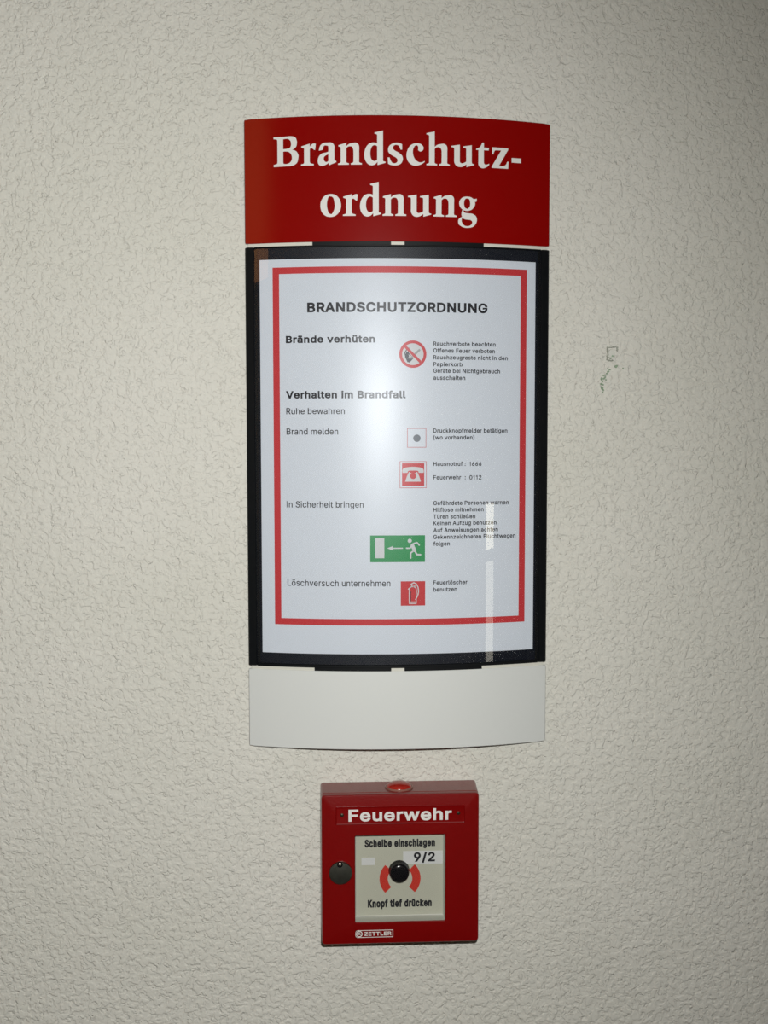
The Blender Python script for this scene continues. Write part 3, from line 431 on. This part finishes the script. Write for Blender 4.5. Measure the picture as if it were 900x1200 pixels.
def curved(name, u0, u1, z0, z1, off, t, mat, parent, bev=.0004, corner=.0, seg=None, back=None):
    """slab that follows the sign's curve; off = front surface against the sign's face"""
    seg = seg or max(2, int((u1-u0)/.004))
    us = [u0, u0+bev] + [u0+bev+(u1-u0-2*bev)*i/seg for i in range(1, seg)] + [u1-bev, u1]
    bm = bmesh.new(); rows = []
    for i, u in enumerate(us):
        end = i in (0, len(us)-1); b = bev if end else 0
        c = corner if end else (corner*.3 if i in (1, len(us)-2) else 0)
        f = dep(u)+off
        bk = back if back is not None else f-t
        a0, a1 = z0+c, z1-c
        prof = [(bk, a0), (f-bev-b*.5, a0), (f-b, a0+bev), (f-b, a1-bev), (f-bev-b*.5, a1), (bk, a1)]
        rows.append([bm.verts.new((u, -y, z)) for y, z in prof])
    for r, s in zip(rows, rows[1:]):
        for k in range(6): bm.faces.new((r[k], r[(k+1) % 6], s[(k+1) % 6], s[k]))
    bm.faces.new(rows[0]); bm.faces.new(rows[-1][::-1])
    return shade(obj(name, bm, mat, parent), 35)

def flat_print(name, V, T, off, mat, parent):
    """flat printed shape in sign millimetres -> mesh lying on the curve"""
    me = bpy.data.meshes.new(name)
    me.from_pydata([(x*mm, -(dep(x*mm)+off), z*mm) for x, z in V], [], [t for t in T])
    o = obj(name, me, mat, parent)
    return o
def rect_tris(x0, x1, z0, z1, step=3.0):
    n = max(1, int(abs(x1-x0)/step)+1); V = []; T = []
    for i in range(n+1):
        x = x0+(x1-x0)*i/n; V += [(x, z0), (x, z1)]
    for i in range(n): a = 2*i; T += [(a, a+2, a+3, a+1)]
    return V, T
def join(*parts):
    V = []; T = []
    for v, t in parts:
        o = len(V); V += v; T += [tuple(i+o for i in q) for q in t]
    return V, T
def disc_tris(x, z, r, n=28, r0=0, a0=0, a1=2*math.pi):
    V = []; T = []
    full = abs(a1-a0-2*math.pi) < 1e-6
    for i in range(n+1):
        a = a0+(a1-a0)*i/n; V += [(x+math.cos(a)*r0, z+math.sin(a)*r0), (x+math.cos(a)*r, z+math.sin(a)*r)]
    for i in range(n): a = 2*i; T += [(a, a+1, a+3, a+2)] if r0 else [(a, a+1, a+3)]
    return V, T
def stroke_tris(pts, w, caps=True):
    V = []; T = []
    for a, b in zip(pts, pts[1:]):
        d = (b[0]-a[0], b[1]-a[1]); l = math.hypot(*d) or 1; n = (-d[1]/l*w/2, d[0]/l*w/2); o = len(V)
        V += [(a[0]+n[0], a[1]+n[1]), (a[0]-n[0], a[1]-n[1]), (b[0]-n[0], b[1]-n[1]), (b[0]+n[0], b[1]+n[1])]; T.append((o, o+1, o+2, o+3))
    r = (V, T)
    if caps: r = join(r, *[disc_tris(p[0], p[1], w/2, 12) for p in pts])
    return r
def poly_tris(pts):
    return fill_contours([pts])
def frame_tris(x0, x1, z0, z1, w):
    return join(rect_tris(x0, x1, z1-w, z1), rect_tris(x0, x1, z0, z0+w), rect_tris(x0, x0+w, z0+w, z1-w), rect_tris(x1-w, x1, z0+w, z1-w))

# light carrier against the wall, then the three modules
curved('carrier_plate', -.1085, .1085, -.2350, .2300, -.0027, .002, M_CARR, sign, back=.0002)
head = curved('header_panel', -HA, HA, .14130, .23209, 0, .0024, M_HEADER, sign, corner=.0012)
label(head, 'red header panel with two lines of white lettering')
hv = []
for i, (ch, x, z) in enumerate(HEADER_TEXT):
    adv, v, t = glyph(ch, 'serif', 0, 1); k = .0690
    zz = (196.55 if i < 12 else 159.70)
    hv.append(([(x+a*k, zz+b*.0682) for a, b in v], t))
label(flat_print('lettering', *join(*hv), .00012, M_WHITE, head), 'white serif lettering')
foot = curved('foot_panel', -HA, HA, -.23738, -.17759, 0, .0024, M_GREY, sign, corner=.0012)
label(foot, 'blank light grey foot panel')
for z0, z1 in ((.1391, .1410), (-.1774, -.1755)):
    for u0, u1 in ((-.1120, -.0642), (.0628, .1120)):
        curved('spacer_strip', u0, u1, z0-.0004, z1+.0004, -.0007, .0016, M_STRIP, sign, bev=.0002)
    curved('spacer_strip', -.0064, .0034, z0-.0004, z1+.0002, -.0005, .0016, M_STRIP, sign, bev=.0002)
    for u0, u1 in ((-.0641, -.0066), (.0036, .0627)):
        curved('connector_clip', u0, u1, z0-.0006, z1+.0006, -.0003, .0018, M_BLACK, sign, bev=.0002)

FT, FB = .13889, -.17533
fr = curved('backing_board', -.1082, .1082, FB+.001, FT-.001, -.0019, .0008, M_BOARD, sign, bev=.0001)
for a, b in ((-HA, -.10760), (.10760, HA)):
    curved('side_rail', a, b, FB, FT, .0002, .0028, M_BLACK, sign, bev=.0008, seg=4, corner=.0004)
curved('top_rail', -.1075, .1075, FT-.0012, FT, .0, .0026, M_BLACK, sign, bev=.0003)
curved('bottom_rail', -.1075, .1075, FB, FB+.0024, .0, .0026, M_BLACK, sign, bev=.0004)
curved('inner_lip', -.1074, -.1053, FB+.0025, FT-.0013, -.0013, .0005, M_BLACK, sign, bev=.0002, seg=2)
curved('inner_lip', .1053, .1074, FB+.0025, FT-.0013, -.0013, .0005, M_BLACK, sign, bev=.0002, seg=2)
poster = curved('poster', -.10355, .10355, -.16487, .12937, -.0015, .0001, M_PAPER, sign, bev=.00003)
label(poster, 'white printed fire regulations notice with a red border')
label(curved('cover_pane', -.1075, .1075, FB+.0025, FT-.0013, -.0003, .0008, M_PANE, sign, bev=.0001), 'satin clear cover over the notice')

P0 = -.00145; ST = .00005
flat_print('red_border', *frame_tris(-93.85, 96.6, -143.1, 123.5, 4.85), P0, M_PRED, poster)
for s, k, x, z, w, c in POSTER_TEXT:
    bold = {'B': .060, 'R': .014, 'S': .040}[k]
    V, T = text_tris(s, bold, 1.0 if k != 'S' else 1.05, w, c*(1.0 if k != 'S' else .98))
    flat_print('printed_line', [(a+x, b+z) for a, b in V], T, P0, M_PBLACK, poster)

# pictograms
def local(x0, z1, kx, kz, ox, oy):
    return lambda X, Y: (x0+(X-ox)*kx, z1-(Y-oy)*kz)
# naked flames forbidden
cx, cz = 9.7, 59.26
g = flat_print('no_fire_symbol', *join(disc_tris(cx, cz, 10.1, 48, 8.0)), P0+2*ST, M_PRED, poster)
flat_print('symbol_slash', *stroke_tris([(cx-6.2, cz+6.2), (cx+6.2, cz-6.2)], 2.0, False), P0+3*ST, M_PRED, g)
flat_print('symbol_ground', *disc_tris(cx, cz, 8.05, 40), P0, M_PWHITE, g)
q = lambda X, Y: (cx+(X-180)*.12, cz-(Y-187)*.12)
flat_print('flame', *join(stroke_tris([q(148,150), q(130,178), q(136,202), q(152,212)], .75), stroke_tris([q(155,150), q(152,180), q(165,195)], .8),
           stroke_tris([q(136,202), q(150,232), q(168,218), q(172,208)], 1.1), poly_tris([q(140,170), q(150,176), q(158,205), q(144,208), q(134,192)][::-1]),
           poly_tris([q(146,215), q(164,212), q(176,204), q(184,212), q(160,238), q(152,236)][::-1])), P0+ST, M_PGREY, g)
flat_print('match_stick', *stroke_tris([q(166,212), q(224,158)], 1.5, False), P0+1.5*ST, material('match_grey_print', (.30, .31, .32), .8), g)
# manual call button
g = flat_print('button_symbol', *frame_tris(5.46, 19.78, -9.75, 4.71, .45), P0+ST, material('pale_red_print', (.50, .16, .18), .8, vary=.02), poster)
flat_print('symbol_dot', *disc_tris(12.75, -2.8, 2.75, 28), P0+ST, material('mid_grey_print', (.13, .15, .18), .8, vary=.02), g)
# telephone
g = flat_print('telephone_symbol', *frame_tris(-.07, 20.02, -39.9, -19.93, .4), P0+ST, material('soft_red_print', (.50, .10, .11), .8, vary=.02), poster)
q = local(1.65, -21.39, 16.63/155, 16.85/160, 68, 318)
flat_print('symbol_field', *rect_tris(1.65, 18.28, -38.24, -21.39), P0+ST, M_PRED, g)
hs = smooth_path("72,386c 72,362 88,350 118,345 145,343 172,345 202,350 218,362 219,386c 184,386c 180,373 165,370 145,370 125,370 112,373 106,386c")
flat_print('handset', *poly_tris([q(*p) for p in hs]), P0+2*ST, M_PWHITE, g)
flat_print('telephone_body', *poly_tris([q(*p) for p in [(116,380),(122,380),(124,388),(166,388),(168,380),(174,380),(188,410),(200,448),(90,448),(102,410)]]), P0+2*ST, M_PWHITE, g)
flat_print('dial', *disc_tris(*q(145, 408), 2.3, 28), P0+3*ST, M_PRED, g)
# way out
g = flat_print('exit_symbol', *rect_tris(-22.14, 18.93, -95.35, -75.23), P0+ST, M_PGREEN, poster)
q = local(-22.14, -75.23, 41.07/304, 20.12/146, 66, 226)
K = 41.07/304
flat_print('exit_door', *rect_tris(q(93,0)[0], q(144,0)[0], q(0,350)[1], q(0,241)[1]), P0+2*ST, M_PWHITE, g)
flat_print('exit_arrow', *join(stroke_tris([q(247,296), q(186,296)], .85, False), poly_tris([q(160,296), q(190,284), q(190,308)])), P0+2*ST, M_PWHITE, g)
flat_print('running_figure', *join(disc_tris(*q(285,256), 11.5*K, 20), stroke_tris([q(300,280), q(311,308)], 19*K),
           stroke_tris([q(297,278), q(287,296), q(267,296)], 8*K), stroke_tris([q(303,272), q(326,266), q(338,280)], 8*K),
           stroke_tris([q(313,308), q(324,331), q(345,332)], 9*K), stroke_tris([q(306,310), q(290,323), q(290,350)], 9*K)), P0+2*ST, M_PWHITE, g)
# extinguisher
g = flat_print('extinguisher_symbol', *rect_tris(.68, 19.1, -128.23, -109.83), P0+ST, M_PRED, poster)
q = local(.68, -109.83, 18.42/137, 18.4/133, 235, 480)
body = [q(*p) for p in smooth_path("283,602c 283,525 292,512 305,510 318,512 322,525 322,602c")]
flat_print('extinguisher_outline', *join(stroke_tris(body+[body[0]], .62), stroke_tris([q(278,522), q(298,506), q(296,494), q(308,488), q(322,494), q(332,512), q(335,535), q(330,560), q(318,580)], .75),
           stroke_tris([q(288,496), q(316,504)], .6), stroke_tris([q(304,508), q(318,515), q(324,530), q(322,555)], .6), stroke_tris([q(283,594), q(322,594)], .9, False)), P0+2*ST, M_PWHITE, g)
flat_print('extinguisher_shading', *stroke_tris([q(291,535), q(291,588)], .5), P0+3*ST, M_PGREY, g)
# ------------------------------------------------------------------ fire alarm call point
alarm = empty('fire_alarm_box', (0, 0, Z0), 'square red fire alarm call point with glass window and black push knob', 'fire alarm')
CX, CZ = -.00045, -.3252
def rr(cx, cz, hx, hz, r, y, n=5):
    out = []
    for sx, sz, a0 in ((1, 1, 0), (-1, 1, 90), (-1, -1, 180), (1, -1, 270)):
        for i in range(n+1):
            a = math.radians(a0+90*i/n)
            out.append((cx+sx*(hx-r)+math.cos(a)*r, y, cz+sz*(hz-r)+math.sin(a)*r))
    return out
def loft(name, loops, mat, parent, cap0=False, cap1=False, ang=30):
    bm = bmesh.new(); R = [[bm.verts.new(p) for p in l] for l in loops]; n = len(R[0])
    for a, b in zip(R, R[1:]):
        for i in range(n): bm.faces.new((a[i], a[(i+1) % n], b[(i+1) % n], b[i]))
    if cap0: bm.faces.new(R[0])
    if cap1: bm.faces.new(R[-1][::-1])
    return shade(obj(name, bm, mat, parent), ang)
HX, HZ = .05905, .0570
WX, WZ, WCX, WCZ = .03385, .0331, -.00055, -.33250
def outer(y, inset=0, r=.0024):
    k = 1-(-y)/.033
    return rr(CX*(1-k)+.0001*k, CZ-.0003*k, HX+.0013*k-inset, HZ+.0001*k-inset, max(.0006, r-inset*.5), y)
loft('housing', [outer(-.0002), outer(-.0262), outer(-.0266, .0004), outer(-.0266, .003)], M_BOX, alarm, True, False)
door = loft('door', [outer(-.0269, .003), outer(-.0269, .0004), outer(-.0273), outer(-.0320), outer(-.0325, .00012), outer(-.0329, .00045), outer(-.0330, .0009),
      rr(WCX, WCZ, WX+.0006, WZ+.0006, .0012, -.0330), rr(WCX, WCZ, WX+.0001, WZ+.0001, .0008, -.0326), rr(WCX, WCZ, WX+.0001, WZ+.0001, .0008, -.0269)], M_BOX, alarm)
label(door, 'red front door of the box')
loft('window_reveal', [rr(WCX, WCZ, WX, WZ, .0007, -.0322), rr(WCX, WCZ, WX, WZ, .0007, -.0252), rr(WCX, WCZ+.0002, WX-.0004, WZ-.0006, .0007, -.0241), rr(WCX, WCZ, WX-.002, WZ-.002, .0007, -.0238)], M_REVEAL, alarm, ang=60)
plate = obj('call_plate', box_bm(WCX-WX, WCX+WX, -.0240, -.0225, WCZ-WZ, WCZ+WZ), M_PLATE, alarm)
label(plate, 'cream instruction plate behind the glass')
def plane_print(name, V, T, y, mat, parent):
    me = bpy.data.meshes.new(name); me.from_pydata([(x*mm, -y, z*mm) for x, z in V], [], T); return obj(name, me, mat, parent)
def put(x, z, VT): return [(a+x, b+z) for a, b in VT[0]], VT[1]
YP = .02408
plane_print('printed_line', *put(-27.0, -311.45, text_tris('Scheibe einschlagen', .082, .68, 53.5, 6.0)), YP, M_PBLACK, plate)
plane_print('printed_line', *put(-24.7, -358.1, text_tris('Knopf tief drücken', .082, .68, 48.7, 6.0)), YP, M_PBLACK, plate)
for s in (0, 1):
    a = math.pi if not s else 0
    plane_print('red_arc', *disc_tris(-.15, -336.1, 15.6, 20, 9.3, a-math.radians(44), a+math.radians(44)), YP, M_ARC, plate)
def sticker(x0, x1, z0, z1, nm, lb):
    o = obj(nm, box_bm(x0*mm, x1*mm, -.02418, -.02401, z0*mm, z1*mm), M_STICK, plate); label(o, lb); return o
sticker(-29.4, -19.2, -325.1, -319.4, 'small_sticker', 'small blank white sticker')
st = sticker(2.2, 32.3, -325.0, -314.9, 'number_sticker', 'white sticker with number')
plane_print('number_lettering', *put(10.3, -323.2, text_tris('9/2', .052, .9, 16.1, 7.2)), .02426, M_PBLACK, plate)
def lathe(name, prof, c, axis, mat, parent, n=40, ang=40):
    """prof: (radius, height) along axis"""
    bm = bmesh.new(); R = []
    for r, h in prof:
        row = []
        for i in range(n):
            a = 2*math.pi*i/n
            if axis == 'y': p = (c[0]+math.cos(a)*r, c[1]-h, c[2]+math.sin(a)*r)
            else: p = (c[0]+math.cos(a)*r, c[1]+math.sin(a)*r, c[2]+h)
            row.append(bm.verts.new(p))
        R.append(row)
    for a, b in zip(R, R[1:]):
        for i in range(n): bm.faces.new((a[i], a[(i+1) % n], b[(i+1) % n], b[i]))
    bm.faces.new(R[0]); bm.faces.new(R[-1])
    return shade(obj(name, bm, mat, parent), ang)
k = lathe('push_knob', [(.0080, 0), (.0080, .0006), (.0076, .0012), (.0074, .0050), (.0071, .0062), (.0062, .0070), (.0040, .0073), (.0001, .0074)], (-.0009, -.0240, -.3298), 'y', M_KNOB, alarm)
label(k, 'round black push knob')
gl = obj('glass_pane', box_bm(WCX-WX, WCX+WX, -.0321, -.0315, WCZ-WZ, WCZ+WZ), M_GLASS, alarm)

# raised name plate
NX, NZ, NCX, NCZ = .0484, .0068, -.0005, -.28365
npl = loft('name_plate', [rr(NCX, NCZ, NX, NZ, .0008, -.0329), rr(NCX, NCZ, NX, NZ, .0008, -.0334), rr(NCX, NCZ, NX-.0004, NZ-.0004, .0006, -.0338), rr(NCX, NCZ, NX-.0009, NZ-.0009, .0005, -.0335)], M_BOXPLATE, alarm, True, True, 25)
plane_print('lettering', *put(-39.3, -288.0, text_tris('Feuerwehr', .05, 1.15, 77.3, 9.1)), .03360, M_WHITE, npl)
for x in (-.0441, .0431):
    s = lathe('screw', [(.00135, 0), (.00135, .0002), (.0009, .0005), (.0001, .00055)], (x, -.0335, -.2830), 'y', M_SCREW, npl, 16)
# key cover disc and rivet
disc = lathe('key_cover', [(.0087, 0), (.0087, .0011), (.0083, .0016), (.0060, .0018), (.0001, .0018)], (-.0453, -.0330, -.3270), 'y', M_METAL, alarm, 48)
label(disc, 'round metal keyhole cover')
lathe('rivet_seat', [(.0021, 0), (.0021, .0001), (.0001, .0001)], (-.0458, -.03481, -.3203), 'y', M_KNOB, disc, 20)
lathe('rivet', [(.0014, 0), (.0012, .0006), (.0006, .0009), (.0001, .001)], (-.0458, -.0349, -.3200), 'y', material('bright_rivet', (.6, .55, .48), .3, metal=1.0), disc, 20)
# indicator lens on top
lathe('lens_ring', [(.0107, -.0004), (.0107, .0008), (.0101, .0012), (.0096, .0010)], (-.0003, -.0155, -.2682), 'z', M_LRING, alarm, 48)
ln = lathe('indicator_lens', [(.0098, -.0004), (.0098, .0010), (.0090, .0022), (.0070, .0033), (.0045, .0039), (.0020, .0042), (.0001, .0042)], (-.0003, -.0155, -.2682), 'z', M_LENS, alarm, 48)
label(ln, 'orange red round lens on top of the box')
# maker's badge, lower left of the window
bx0, bx1, bz0, bz1 = -34.3, -6.0, -377.3, -371.6
badge = plane_print('maker_badge', *frame_tris(bx0, bx1, bz0, bz1, .45), .03312, M_WHITE, door)
plane_print('badge_lettering', *put(-27.6, -375.9, text_tris('ZETTLER', .055, 1.5, 20.3, 2.9)), .03312, M_WHITE, door)
ex, ez = -31.4, -374.45
plane_print('badge_emblem', *join(disc_tris(ex, ez, 2.35, 28, 1.75), stroke_tris([(ex-1.1, ez-1.2), (ex-.2, ez+1.3), (ex+.2, ez+1.3)], .6), stroke_tris([(ex+.1, ez+1.0), (ex+1.1, ez-.9)], .6),
            stroke_tris([(ex-.9, ez-.5), (ex+.9, ez-.2)], .5), rect_tris(bx0, bx0+1.1, bz1-1.1, bz1), rect_tris(bx0, bx0+1.1, bz0, bz0+1.1)), .03312, M_WHITE, door)
